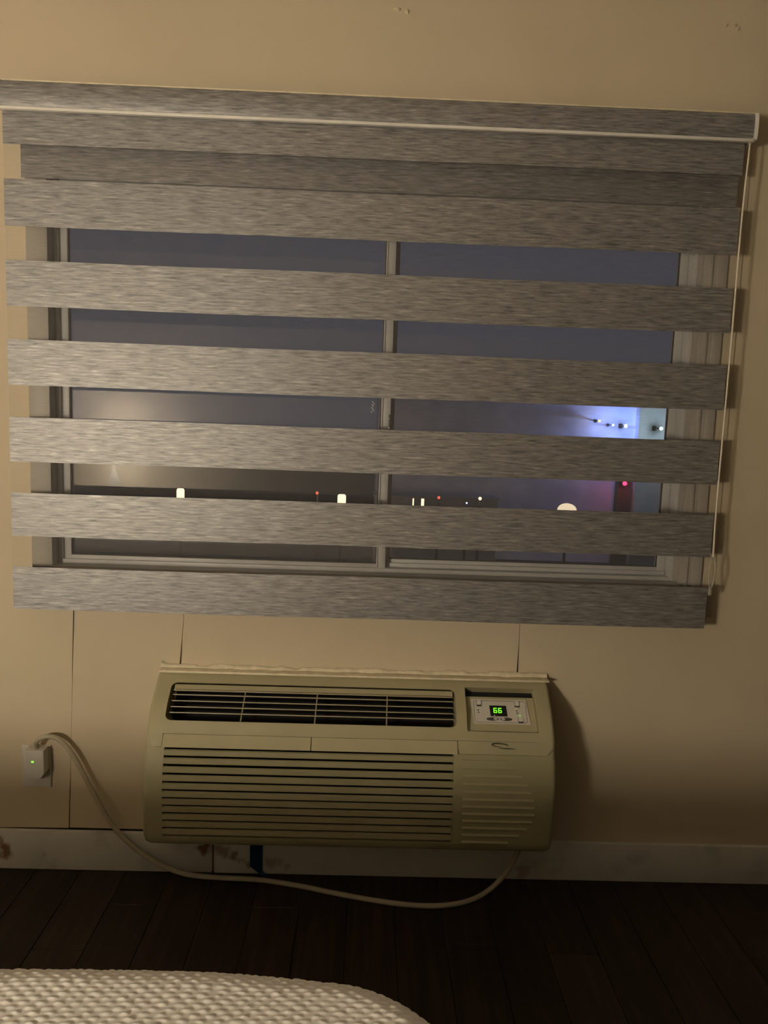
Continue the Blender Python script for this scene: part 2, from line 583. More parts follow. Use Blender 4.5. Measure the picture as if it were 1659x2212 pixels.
# left sash slides in front of the right one
ls = frame('sash', WL + .0125, 0.060, WB + .0075, WT - .012, .040, .062, .0205, .0275, .016, .03, M_VINYL, win)
bm = bmesh.new(); box(bm, 0.0335, 0.0368, .0365, .041, WB + .012, WT - .03, .001)
box(bm, 0.0415, 0.0585, .0345, .041, WB + .009, WT - .015, .0015)
link_bm('meeting_stile', bm, M_VINYL, ls, smooth=40)
rs = frame('sash', 0.030, WR - .0125, WB + .013, WT - .012, .068, .090, .0385, .022, .021, .03, M_VINYL, win)
bm = bmesh.new(); box(bm, 0.062, WR - .014, .0585, .0675, WB + .010, WB + .024, .0015)
link_bm('track', bm, M_VINYL, win, smooth=40)
bm = bmesh.new(); box(bm, WL + .030, 0.035, .049, .053, WB + .02, WT - .038)
link_bm('pane', bm, M_GLASS, ls)
bm = bmesh.new(); box(bm, 0.066, WR - .032, .077, .081, WB + .031, WT - .038)
link_bm('pane', bm, M_GLASS, rs)
# black glazing gaskets
def gasket(x0, x1, z0, z1, y, w, parent):
    bm = bmesh.new()
    box(bm, x0, x0 + w, y - .006, y - .0005, z0, z1)
    box(bm, x1 - w, x1, y - .006, y - .0005, z0, z1)
    box(bm, x0, x1, y - .006, y - .0005, z0, z0 + w)
    box(bm, x0, x1, y - .006, y - .0005, z1 - w, z1)
    link_bm('gasket', bm, M_GAP, parent)
gasket(WL + .0325, 0.0335, WB + .0225, WT - .041, .049, .0035, ls)
gasket(0.0672, WR - .0342, WB + .0332, WT - .041, .077, .003, rs)
# latch on the meeting stile
bm = bmesh.new(); box(bm, 0.0535, 0.0605, .0315, .0365, 1.285, 1.3335, .001)
lt = link_bm('latch', bm, M_KEYD, win, smooth=40)
for zz in (1.322, 1.297):
    bm = bmesh.new(); box(bm, 0.0548, 0.0592, .0300, .0318, zz - .004, zz + .004, .0008)
    link_bm('screw', bm, M_BRASS, lt)
bm = bmesh.new()
rnd = random.Random(11)
for i in range(12):
    cx, cz = 0.0085 + rnd.uniform(-.0045, .0045), 1.368 - i * .0028
    box(bm, cx - .0018, cx + .0018, .0475, .0492, cz - .0012, cz + .0012, .0004, 1)
o = link_bm('white_specks', bm, M_TRIMW, ls, kind='stuff')  # column of small white specks on the left pane

# ------------------------------------------------------------------ zebra blind
XL, XR = -0.9328, 0.9315
blind = empty('zebra_blind', (0, -.05, 2.08), 'grey linen zebra roller blind with striped fabric, lowered over the window', 'blind')
CX0, CX1 = -0.9285, 0.9400
prof = [(-.0015, 2.052), (-.090, 2.0485), (-.0995, 2.051), (-.1015, 2.060), (-.1022, 2.080), (-.1014, 2.098), (-.0985, 2.109), (-.090, 2.1127), (-.0015, 2.1135)]
bm = bmesh.new()
prism(bm, [(CX0, y, z) for y, z in prof], (CX1 - CX0, 0, 0))
cas = link_bm('cassette', bm, M_FAB, blind, smooth=35)
def offset2(pr, d, cy=-.05, cz=2.081):
    return [(min(-.0012, cy + (y - cy) * (1 + d / .05)), cz + (z - cz) * (1 + d / .032)) for y, z in pr]
for xe, dx in ((CX1, .0085), (CX0, -.0085)):
    bm = bmesh.new()
    prism(bm, [(xe, y, z) for y, z in offset2(prof, .0022)], (dx, 0, 0))
    link_bm('end_cap', bm, M_TRIMW, blind, smooth=35)
bm = bmesh.new(); box(bm, CX0, CX1, -.1022, -.0885, 2.0425, 2.0500, .0015)
link_bm('lower_trim', bm, M_TRIMW, blind, smooth=40)
bm = bmesh.new(); box(bm, CX0, CX1, -.0965, -.0860, 2.1105, 2.1142, .001)
link_bm('upper_trim', bm, M_CAULK, blind, smooth=40)
bm = bmesh.new()
tube(bm, [(CX0 + .004, -.052, 2.070), (CX1 - .004, -.052, 2.070)], .021, 16)
# front fabric: seven opaque bands with voile between
BT = [2.046, 1.8852, 1.6873, 1.4902, 1.2928, 1.0958, 0.8973]
BB = [1.9684, 1.7710, 1.5731, 1.3745, 1.1774, 0.9808, 0.7829]
bm.free()
YF, YK = -.080, -.046
def cloth(name, x0, x1, z0, z1, y, mat, amp=.0006, t=.0009, nx=40, nz=3, skew=0.0):
    single = mat is M_SHEER                     # the voile is one thread thick
    bm = bmesh.new()
    F, Bk = [], []
    for i in range(nx + 1):
        a, b = [], []
        for j in range(nz + 1):
            xx = x0 + (x1 - x0) * i / nx
            zz = z0 + (z1 - z0) * j / nz
            dy = amp * math.sin(xx * 5.1 + zz * 2.0) + amp * .6 * math.sin(xx * 11.3 + 1.0)
            dz = skew * math.sin(xx * 7.0 + zz * 9) if j in (0, nz) else 0
            a.append(bm.verts.new((xx, y + dy, zz + dz)))
            if not single: b.append(bm.verts.new((xx, y + dy + t, zz + dz)))
        F.append(a); Bk.append(b)
    for i in range(nx):
        for j in range(nz):
            bm.faces.new((F[i][j], F[i + 1][j], F[i + 1][j + 1], F[i][j + 1]))
            if single: continue
            bm.faces.new((Bk[i][j], Bk[i][j + 1], Bk[i + 1][j + 1], Bk[i + 1][j]))
        if single: continue
        bm.faces.new((F[i][0], Bk[i][0], Bk[i + 1][0], F[i + 1][0]))
        bm.faces.new((F[i][nz], F[i + 1][nz], Bk[i + 1][nz], Bk[i][nz]))
    for j in range(0 if single else nz):
        bm.faces.new((F[0][j], F[0][j + 1], Bk[0][j + 1], Bk[0][j]))
        bm.faces.new((F[nx][j], Bk[nx][j], Bk[nx][j + 1], F[nx][j + 1]))
    return link_bm(name, bm, mat, blind, smooth=40)
for k in range(7):
    cloth('fabric_band', XL, XR if k else 0.9285, BB[k], BT[k], YF, M_FAB, skew=.0006)
    if k < 6:
        cloth('sheer_band', XL + .001, XR - .001, BT[k + 1], BB[k], YF + .0002, M_SHEER, t=.0004, nz=1)
# back layer of the loop
XLB, XRB = -0.905, 0.936
cloth('fabric_band', XLB, XRB, 1.8985, 2.045, YK, M_FABB)
for k in range(1, 6):
    cloth('fabric_band', XLB + .008, XRB - .004, BB[k] + .012, BT[k] - .004, YK, M_FABB)
    cloth('sheer_band', XLB + .008, XRB - .004, BT[k + 1] - .004, BB[k] + .012, YK + .0002, M_SHEER, t=.0004, nz=1)
cloth('sheer_band', XLB + .008, XRB - .004, 1.8812, 1.8985, YK + .0002, M_SHEER, t=.0004, nz=1)
bm = bmesh.new(); box(bm, XL + .003, XR - .004, -.078, -.050, 0.7835, 0.8120, .006, 3)
br = link_bm('bottom_rail', bm, M_FABB, blind, smooth=40)
bm = bmesh.new(); box(bm, XR - .0045, XR - .0005, -.079, -.049, 0.7830, 0.8128, .0015)
link_bm('rail_cap', bm, M_GAP, br, smooth=40)
# pull cord and its clear plastic tensioner
bm = bmesh.new()
pc = [(0.9410, -.082, 2.046), (0.9365, -.082, 1.853), (0.9368, -.082, 1.526), (0.9356, -.082, 1.137), (0.9382, -.082, 0.982)]
tube(bm, catmull(pc, 10), .0024, 8)
link_bm('pull_cord', bm, M_PCORD, blind, smooth=60)
bm = bmesh.new()
cx, cz = 0.9385, 0.940
loop = [(cx + .0085 * math.cos(a) * (1 - .25 * (math.sin(a) < 0) * -math.sin(a)), -.082, cz + .043 * math.sin(a)) for a in [2 * math.pi * i / 28 for i in range(28)]]
tube(bm, loop, .0022, 8, closed=True)
box(bm, cx - .0055, cx + .0035, -.085, -.079, cz - .063, cz - .038, .0018)
link_bm('cord_tensioner', bm, M_CLEAR, blind, smooth=50)

# ------------------------------------------------------------------ through-wall air conditioner
ac = empty('air_conditioner', (-.018, -.10, .189), 'beige through-wall air conditioner with lit green 66 display, below the window', 'air conditioner')
PF = [(-.0015, .606), (-.035, .606), (-.043, .604), (-.05, .600), (-.085, .573), (-.12, .546), (-.15, .508), (-.172, .47), (-.19, .435), (-.203, .39), (-.208, .34), (-.205, .27), (-.2015, .215), (-.1985, .199), (-.193, .1915), (-.185, .189), (-.0015, .189)]
def front(z):
    P = PF[1:14]
    for (y0, z0), (y1, z1) in zip(P, P[1:]):
        if z1 <= z <= z0 and z0 != z1:
            return y0 + (y1 - y0) * (z - z0) / (z1 - z0)
    return P[-1][0]
def sweep(pf, xl, xr, rend, corner=None):
    """solid of profile pf between xl and xr, its ends rounded over with radius rend"""
    n = len(pf)
    nor = []
    for i in range(n):
        a = Vector(pf[max(i - 1, 0)]); b = Vector(pf[min(i + 1, n - 1)])
        t = (b - a).normalized()
        nor.append(Vector((t.y, -t.x)))       # outward in (y,z)
    secs = []
    S = 5
    for e in (0, 1):
        for k in range(S + 1):
            th = math.radians(90 * k / S)
            kk = th if e == 0 else math.radians(90) - th
            ins = rend * (1 - math.sin(kk))
            dx = rend * (1 - math.cos(kk))
            secs.append((e, ins, dx))
    bm = bmesh.new()
    rings = []
    for e, ins, dx in secs:
        ring = []
        for i, (y, z) in enumerate(pf):
            p = Vector((y, z)) - nor[i] * ins * (0 if i in (0, n - 1) else 1) * 1.0
            if i in (0, n - 1):
                p = Vector((y, z + (-ins if i == 0 else ins)))
            cxo = corner(z) if corner else 0.0
            X = xl + dx + cxo if e == 0 else xr - dx - cxo
            ring.append(bm.verts.new((X, min(p.x, -.0015), p.y)))
        rings.append(ring)
    for a, b in zip(rings, rings[1:]):
        for i in range(n):
            j = (i + 1) % n
            bm.faces.new((a[i], a[j], b[j], b[i]))
    bm.faces.new(rings[0][::-1])
    bm.faces.new(rings[-1])
    return bm
def densify(pf, step=.012):
    out = []
    for a, b in zip(pf, pf[1:]):
        L = math.hypot(b[0] - a[0], b[1] - a[1])
        m = max(1, int(L / step)) if a[0] < -.01 and b[0] < -.01 else 1
        for k in range(m):
            out.append((a[0] + (b[0] - a[0]) * k / m, a[1] + (b[1] - a[1]) * k / m))
    out.append(pf[-1])
    return out
AX0, AX1 = -0.5590, 0.5225
# check outward normals point to the room: profile runs top-back -> front -> bottom
ZS = .4530
up = [p for p in PF if p[1] > ZS + .002]
up = up + [(front(ZS + .001), ZS + .001), (front(ZS) + .003, ZS - .0015), (-.10, ZS - .0015)]
up = densify(up)
up[-1] = (-.10, ZS - .0015)
def corner(z):
    r = .030
    d = z - ZS
    if d >= r: return 0.0
    d = max(d, 0.0)
    return (r - math.sqrt(max(0, r * r - (r - d) ** 2))) * .8
sgn = -1
# sweep() insets along +nor; make nor point inward
def sweep_in(pf, xl, xr, rend, corner=None):
    return sweep([(y, z) for y, z in pf], xl, xr, rend, corner)
def low_corner(z):
    r = .022
    d = max(z - .189, 0.0)
    return r - math.sqrt(max(0, r * r - (r - d) ** 2)) if d < r else 0.0
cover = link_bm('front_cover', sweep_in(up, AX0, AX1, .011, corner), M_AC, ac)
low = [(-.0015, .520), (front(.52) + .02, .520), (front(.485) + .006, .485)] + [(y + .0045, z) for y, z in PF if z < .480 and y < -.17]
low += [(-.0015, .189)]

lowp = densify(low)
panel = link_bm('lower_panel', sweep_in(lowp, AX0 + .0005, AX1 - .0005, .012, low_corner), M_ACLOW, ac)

# local frame on the sloping top: s runs down the slope, n points out
SO = Vector((0, -.1042, .5515)); ST = Vector((0, -.7335, -.6797)).normalized(); SN = Vector((0, -.6797, .7335)).normalized()
def sp(x, s, n=0.0):
    return Vector((x, 0, 0)) + SO + ST * s + SN * n
def slope_prism(bm, outline, n0, n1):
    prism(bm, [sp(x, s, n0) for x, s in outline], SN * (n1 - n0))
    return bm
# openings
GV = Vector((0, .070, -.030))
bm = bmesh.new(); prism(bm, [sp(x, s_) - GV * .35 for x, s_ in rrect(-.1270, 0.003, .774, .110, .016)], GV * 1.35)
c1 = link_bm('cut', bm)
bm = bmesh.new(); slope_prism(bm, rrect(.3835, .003, .192, .128, .004, 3), -.026, .05)
c2 = link_bm('cut', bm)
bm = bmesh.new(); box(bm, .262, .470, front(.4835) - .002 + 0.0, front(.4835) + .0022, .4828, .4842)
c3 = link_bm('cut', bm)
bm = bmesh.new(); box(bm, -.5135, .2620, -.26, front(.47) + .0100, .40, .4836)
c4 = link_bm('cut', bm)
boolean(cover, [c1, c2, c3, c4])
LZ0, LZ1 = .2165, .4530
bm = bmesh.new(); box(bm, -.5055, .2505, -.26, -.150, LZ0, LZ1)
c1 = link_bm('cut', bm)
bm = bmesh.new(); prism(bm, [sp(x, s_) - GV * .35 for x, s_ in rrect(-.1270, 0.003, .782, .118, .016)], GV * 1.45)
c2 = link_bm('cut', bm)
bm = bmesh.new(); slope_prism(bm, rrect(.3835, .003, .195, .135, .004, 3), -.04, .05)
c3 = link_bm('cut', bm)
boolean(panel, [c1, c2, c3])
bm = bmesh.new(); box(bm, -.52, .262, -.1515, -.1495, LZ0 - .004, LZ1 + .004)
link_bm('dark_backing', bm, M_DARK, ac)  # near-black sheet standing in for shade behind the slats
# horizontal louvre slats of the intake
for i in range(11):
    z0 = .4300 - .0211 * i + .0026 - (.0012 if i == 0 else 0)
    yf = front(z0 + .008) + .0040
    bm = bmesh.new()
    prism(bm, [(-.5065, yf + .0015, z0 - .0005), (-.5065, yf - .0008, z0 + .0015), (-.5065, yf + .0002, z0 + .0135), (-.5065, yf + .004, z0 + .0155), (-.5065, yf + .0075, z0 + .0150), (-.5065, yf + .0050, z0 + .0010)], (.7580, 0, 0))
    link_bm('louver_slat', bm, M_ACLOW, ac)
# two flaps above the intake
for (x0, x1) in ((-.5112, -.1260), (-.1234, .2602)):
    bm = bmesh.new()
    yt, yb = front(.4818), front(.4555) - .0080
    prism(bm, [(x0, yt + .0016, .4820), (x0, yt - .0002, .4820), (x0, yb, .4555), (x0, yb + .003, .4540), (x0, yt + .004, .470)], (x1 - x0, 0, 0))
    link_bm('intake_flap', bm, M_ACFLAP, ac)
# moulded ribs at right of the intake, ends following an arc
ends = [.398, .418, .433, .446, .456, .463, .467, .467, .462, .450, .430, .402]
for i, xe in enumerate(ends):
    zc = .4420 - .0202 * i
    y0 = front(zc) + .0045
    bm = bmesh.new()
    x0 = .274 + .0005 * i
    h = .0042
    ya, yb_ = front(zc + h) + .0045, front(zc - h) + .0045
    a = [(x0, ya + .001, zc + h), (x0, y0 - .0034, zc - h * .45), (x0, yb_ + .001, zc - h)]
    prism(bm, a, (xe - x0, 0, 0))
    link_bm('rib', bm, M_ACLOW, ac)
# air outlet: dark duct, vanes and cross bars
bm = bmesh.new()
prism(bm, [sp(x, s_) + GV * .93 for x, s_ in rrect(-.1270, .003, .773, .109, .015)], GV * .06)
duct = link_bm('air_outlet', bm, M_DARK, ac)
bm = bmesh.new()
slope_prism(bm, [(-.508, -.0520), (.254, -.0520), (.254, -.0375), (-.508, -.0375)], -.022, -.010)
link_bm('outlet_lip', bm, M_AC, duct)
for i, s in enumerate((-.0310, -.0175, .0005, .0178, .0345)):
    bm = bmesh.new()
    a = sp(-.507, s, -.006); u = Vector((0, -.93, .36)); w = Vector((0, .36, .93))
    prism(bm, [a, a + w * .0026, a + w * .0026 - u * .030, a - u * .030], (.760, 0, 0))
    link_bm('vane', bm, M_VANE, duct)
for xb in (-.3160, -.1190, .0730):
    bm = bmesh.new()
    prism(bm, [sp(xb, -.040, -.016), sp(xb + .0030, -.040, -.016), sp(xb + .0010, .0545, -.010), sp(xb - .0020, .0545, -.010)], SN * -.012)
    link_bm('cross_bar', bm, M_VANE, duct)
# control panel
bm = bmesh.new()
slope_prism(bm, [(.289, -.0395), (.478, -.0395), (.4785, .066), (.289, .066)], -.0255, -.0125)
cp = link_bm('control_panel', bm, M_AC, ac)
bm = bmesh.new()
slope_prism(bm, [(.2885, -.0605), (.4785, -.0605), (.4785, -.0390), (.2885, -.0390)], -.0265, -.0255)
link_bm('slot', bm, M_DARK, cp)
bm = bmesh.new()
NP = -.0125
slope_prism(bm, [(.3035, -.0335 + .002), (.4555, -.0335 + .002), (.4625, .0400), (.3085, .0400)], NP, NP + .0022)
link_bm('faceplate', bm, M_PLATE, cp)
NF = NP + .0022
DS = -.005
# engraved line around the plate
bm = bmesh.new()
loop2 = [sp(x, s, NF) for x, s in rrect(.3825, .0045, .142, .063, .006, 4)]
tube(bm, loop2, .00055, 5, closed=True)
link_bm('border_line', bm, M_KEYD, cp)
bm = bmesh.new()
slope_prism(bm, [(.3535, -.0080 + DS), (.3990, -.0080 + DS), (.4010, .0230 + DS), (.3550, .0230 + DS)], NF, NF + .0008)
link_bm('display', bm, M_BLACK, cp)
def seg6(x0, s0, w, h, t):
    bm = bmesh.new()
    g = t * .12
    def bar(xa, xb, sa, sb):
        sk = lambda s: (s - s0) / h * -.0005
        slope_prism(bm, [(xa + sk(sa), sa), (xb + sk(sa), sa), (xb + sk(sb), sb), (xa + sk(sb), sb)], NF + .0008, NF + .0013)
    m = s0 + h / 2
    bar(x0 + g, x0 + w - g, s0, s0 + t)
    bar(x0 + g, x0 + w - g, m - t / 2, m + t / 2)
    bar(x0 + g, x0 + w - g, s0 + h - t, s0 + h)
    bar(x0, x0 + t, s0 + g + t * .5, m - g)
    bar(x0, x0 + t, m + g, s0 + h - g - t * .5)
    bar(x0 + w - t, x0 + w, m + g, s0 + h - g - t * .5)
    return bm
for x0 in (.3640, .3768):
    link_bm('digit', seg6(x0, -.0012 + DS, .0098, .0150, .0024), M_GREEN, cp)
for (xb, sb) in ((.3250, -.0155), (.4295, -.0150), (.4355, .0305)):
    bm = bmesh.new()
    slope_prism(bm, rrect(xb, sb + DS + .001, .0125, .0125, .002, 3), NF, NF + .0035)
    bt = link_bm('button', bm, M_KEYL, cp)
    bm = bmesh.new()
    slope_prism(bm, rrect(xb, sb + DS + .0014, .0142, .0142, .002, 3), NF, NF + .0008)
    link_bm('button_shade_rim', bm, M_KEYD, cp)  # dark border standing in for shade around the button
    bm = bmesh.new()
    slope_prism(bm, rrect(xb, sb + DS + .0088, .0125, .0035, .001, 2), NF, NF + .0025)
    link_bm('button_shade', bm, M_KEYD, cp)  # dark strip shaped as the shade below the button
for xb, dx in ((.3590, .0085), (.3965, -.0085)):
    bm = bmesh.new()
    slope_prism(bm, [(xb + .0165 * math.cos(a), .0315 + DS + .0046 * math.sin(a)) for a in [2 * math.pi * i / 20 for i in range(20)]], NF, NF + .0014)
    link_bm('oval_key', bm, M_KEYD, cp)
    bm = bmesh.new()
    slope_prism(bm, [(xb + dx + .0052 * math.cos(a), .0315 + DS + .0036 * math.sin(a)) for a in [2 * math.pi * i / 14 for i in range(14)]], NF + .0014, NF + .0024)
    link_bm('key_arrow', bm, M_KEY, cp)
for (xb, sb, mat) in ((.3225, -.0010, M_LEDY), (.3222, .0062, M_BLACK), (.3228, .0130, M_BLACK), (.4265, -.0010, M_LEDY), (.4272, .0062, M_BLACK), (.4278, .0130, M_BLACK), (.4350, .0200, M_LEDG), (.3655, .0208, M_LEDY)):
    bm = bmesh.new()
    r = .0016 if mat is not M_LEDY else .0012
    slope_prism(bm, [(xb + r * math.cos(a), sb + DS + r * math.sin(a)) for a in [2 * math.pi * i / 8 for i in range(8)]], NF + (.0009 if xb == .3655 else 0), NF + .0016)
    link_bm('indicator', bm, mat, cp)
for (xb, sb) in ((.3285, -.001), (.3285, .0062), (.3285, .013), (.4335, -.001), (.4335, .0062), (.4335, .013)):
    bm = bmesh.new()
    slope_prism(bm, [(xb - .0022, sb + DS - .0007), (xb + .0030, sb + DS - .0007), (xb + .0030, sb + DS + .0007), (xb - .0022, sb + DS + .0007)], NF, NF + .0003)
    link_bm('caption_mark', bm, M_KEY, cp)
# swoosh emblem on the cover
bm = bmesh.new()
def on_cover(x, z, d=.0006):
    return Vector((x, front(z) - d, z))
pts = []
for i in range(31):
    a = math.radians(-20 + 300 * i / 30)
    pts.append(on_cover(.3735 + .0215 * math.cos(a), .4755 + .0038 * math.sin(a) - .0012 * math.cos(a)))
rad = [.0006 + .0015 * math.sin(math.pi * min(1, i / 30)) ** 1 for i in range(31)]
tube(bm, pts, rad, 6)
pts = [on_cover(.368 + .047 * t, .4690 - .0010 * t) for t in [i / 12 for i in range(13)]]
tube(bm, pts, [.0004 + .0015 * math.sin(math.pi * i / 12) for i in range(13)], 6)
link_bm('emblem', bm, M_EMBLEM, ac, smooth=60)
# sleeve edge and ragged caulk where the unit meets the wall
bm = bmesh.new()
box(bm, -.5575, .5275, -.040, -.0020, .6045, .6105, .0015)
sl = link_bm('wall_sleeve', bm, M_CAULK, ac, smooth=40)
bm = bmesh.new()
rnd = random.Random(5)
nseg = 150
prev = None
for i in range(nseg + 1):
    X = -.561 + 1.088 * i / nseg
    nn = noise.noise(Vector((X * 14, 0, 3.1))) + .5 * noise.noise(Vector((X * 47, 2, 1)))
    h = .0088 + .0075 * nn + (.010 * math.exp(-((X + .558) / .004) ** 2))
    d = .013 + .007 * noise.noise(Vector((X * 23, 5, 0)))
    if noise.noise(Vector((X * 19, 9, 9))) < -.34: h *= .45
    ring = [bm.verts.new((X, -.0025, .6105)), bm.verts.new((X, -d, .6103)), bm.verts.new((X, -d * .85, .6105 + h * .55)), bm.verts.new((X, -.006, .6105 + h)), bm.verts.new((X, -.0025, .6105 + h * 1.05))]
    if prev:
        for k in range(5):
            bm.faces.new((prev[k], prev[(k + 1) % 5], ring[(k + 1) % 5], ring[k]))
    else:
        bm.faces.new(ring[::-1])
    prev = ring
bm.faces.new(prev)
link_bm('caulk_bead', bm, M_CAULK, ac, smooth=50)
# power cord down to the floor and back up to the wall socket
cord = [(-0.9045, -.020, .372), (-0.9005, -.034, .390), (-0.8872, -.036, .4045), (-.8700, -.034, .4085), (-.8520, -.032, .4060), (-.8330, -.030, .3950), (-.8020, -.029, .3570), (-.772, -.029, .2993), (-.734, -.029, .2205), (-.689, -.030, .1453), (-.6304, -.032, .0855), (-.566, -.036, .0420), (-.490, -.042, .0150), (-.405, -.0480, .0085), (-.271, -.0550, .0078), (-.163, -.077, .0078), (-.057, -.1075, .0078), (.046, -.135, .0078), (.147, -.1535, .0078), (.2355, -.155, .0080), (.3148, -.1330, .0085), (.372, -.108, .022), (.412, -.104, .062), (.440, -.104, .110), (.470, -.100, .175), (.486, -.098, .194)]
bm = bmesh.new()
tube(bm, catmull(cord, 8), .0072, 10)
link_bm('power_cord', bm, M_CORD, ac, smooth=60)
pl = [(-.931, .369), (-.8775, .369)] + [(-.9035 + .0275 * math.cos(a), .309 + .026 * math.sin(a)) for a in [math.radians(-8 - 164 * i / 12) for i in range(13)]]
bm = bmesh.new()
prism(bm, [(x, -.041, z) for x, z in pl], (0, .034, 0))
es = [e for e in bm.edges if all(abs(v.co.y + .041) < 1e-5 for v in e.verts)]
bmesh.ops.bevel(bm, geom=es, offset=.0035, segments=3, affect='EDGES', profile=.5)
plug = link_bm('plug', bm, M_OUT, ac, smooth=35)
bm = bmesh.new(); box(bm, -.9120, -.9045, -.0416, -.0405, .3340, .3395, .0004, 1)
link_bm('indicator_light', bm, M_LEDG, plug)

# ------------------------------------------------------------------ wall socket
so = empty('wall_outlet', (-.9135, -.003, .308), 'white wall outlet plate at far left with a lit plug in it', 'outlet')
bm = bmesh.new(); box(bm, -.9545, -.8725, -.0065, -.0012, .2450, .3700, .0025, 3)
link_bm('cover_plate', bm, M_OUT, so, smooth=40)
for zc in (.333, .281):
    bm = bmesh.new()
    prism(bm, [(x, -.0085, z) for x, z in rrect(-.9135, zc, .034, .029, .010, 4)], (0, .003, 0))
    link_bm('receptacle', bm, M_OUT, so, smooth=40)
bm = bmesh.new(); prism(bm, [(-.9135 + .003 * math.cos(a), -.0078, .307 + .003 * math.sin(a)) for a in [2 * math.pi * i / 10 for i in range(10)]], (0, .002, 0))
link_bm('screw', bm, M_BRASS, so)

# ------------------------------------------------------------------ strip of painter's tape
bm = bmesh.new()
tp = [(-.0168, .112), (-.0172, .09), (-.0168, .06), (-.0170, .03)]
rows = []
L = [(-.3030, -.0166, .113), (-.3032, -.0172, .07), (-.3028, -.0166, .024)]
Rr = [(-.2665, -.0166, .113), (-.2668, -.0176, .07), (-.2666, -.0168, .012)]
for a, b in zip(L, Rr):
    rows.append((bm.verts.new(a), bm.verts.new(b)))
for (a, b), (c, d) in zip(rows, rows[1:]):
    bm.faces.new((a, b, d, c))
tip = bm.verts.new((-.2775, -.0172, .0045)); tip2 = bm.verts.new((-.2470, -.0310, .0022)); tip3 = bm.verts.new((-.2600, -.0360, .0018))
bm.faces.new((rows[-1][0], rows[-1][1], tip))
bm.faces.new((tip, rows[-1][1], tip2, tip3))
bmesh.ops.solidify(bm, geom=bm.faces[:], thickness=.0004)
tag(link_bm('tape_strip', bm, M_TAPE, loc=(-.285, -.017, .002)), 'strip of blue tape on the baseboard under the air conditioner', 'tape')

# ------------------------------------------------------------------ bed and knit blanket
BX0, BX1, BY0, BY1 = -1.43, 0.092, -3.13, -1.309
bed = empty('bed', (-.70, -2.2, 0), 'bed below the camera, its far edge covered by the white blanket', 'bed')
bm = bmesh.new(); box(bm, BX0 + .02, BX1 - .02, BY0 + .01, BY1 - .02, .12, .36, .01)
link_bm('bed_base', bm, M_WOOD, bed, smooth=40)
bm = bmesh.new(); box(bm, BX0 + .03, BX1 - .03, BY0 + .01, BY1 - .03, .36, .66, .05, 4)
link_bm('mattress', bm, M_MATT, bed, smooth=40)
for xx in (BX0 + .10, BX1 - .10):
    for yy in (BY0 + .12, BY1 - .12):
        bm = bmesh.new(); lathe(bm, xx, yy, [(.025, .0), (.03, .12)], 12)
        link_bm('leg', bm, M_WOOD, bed, smooth=40)

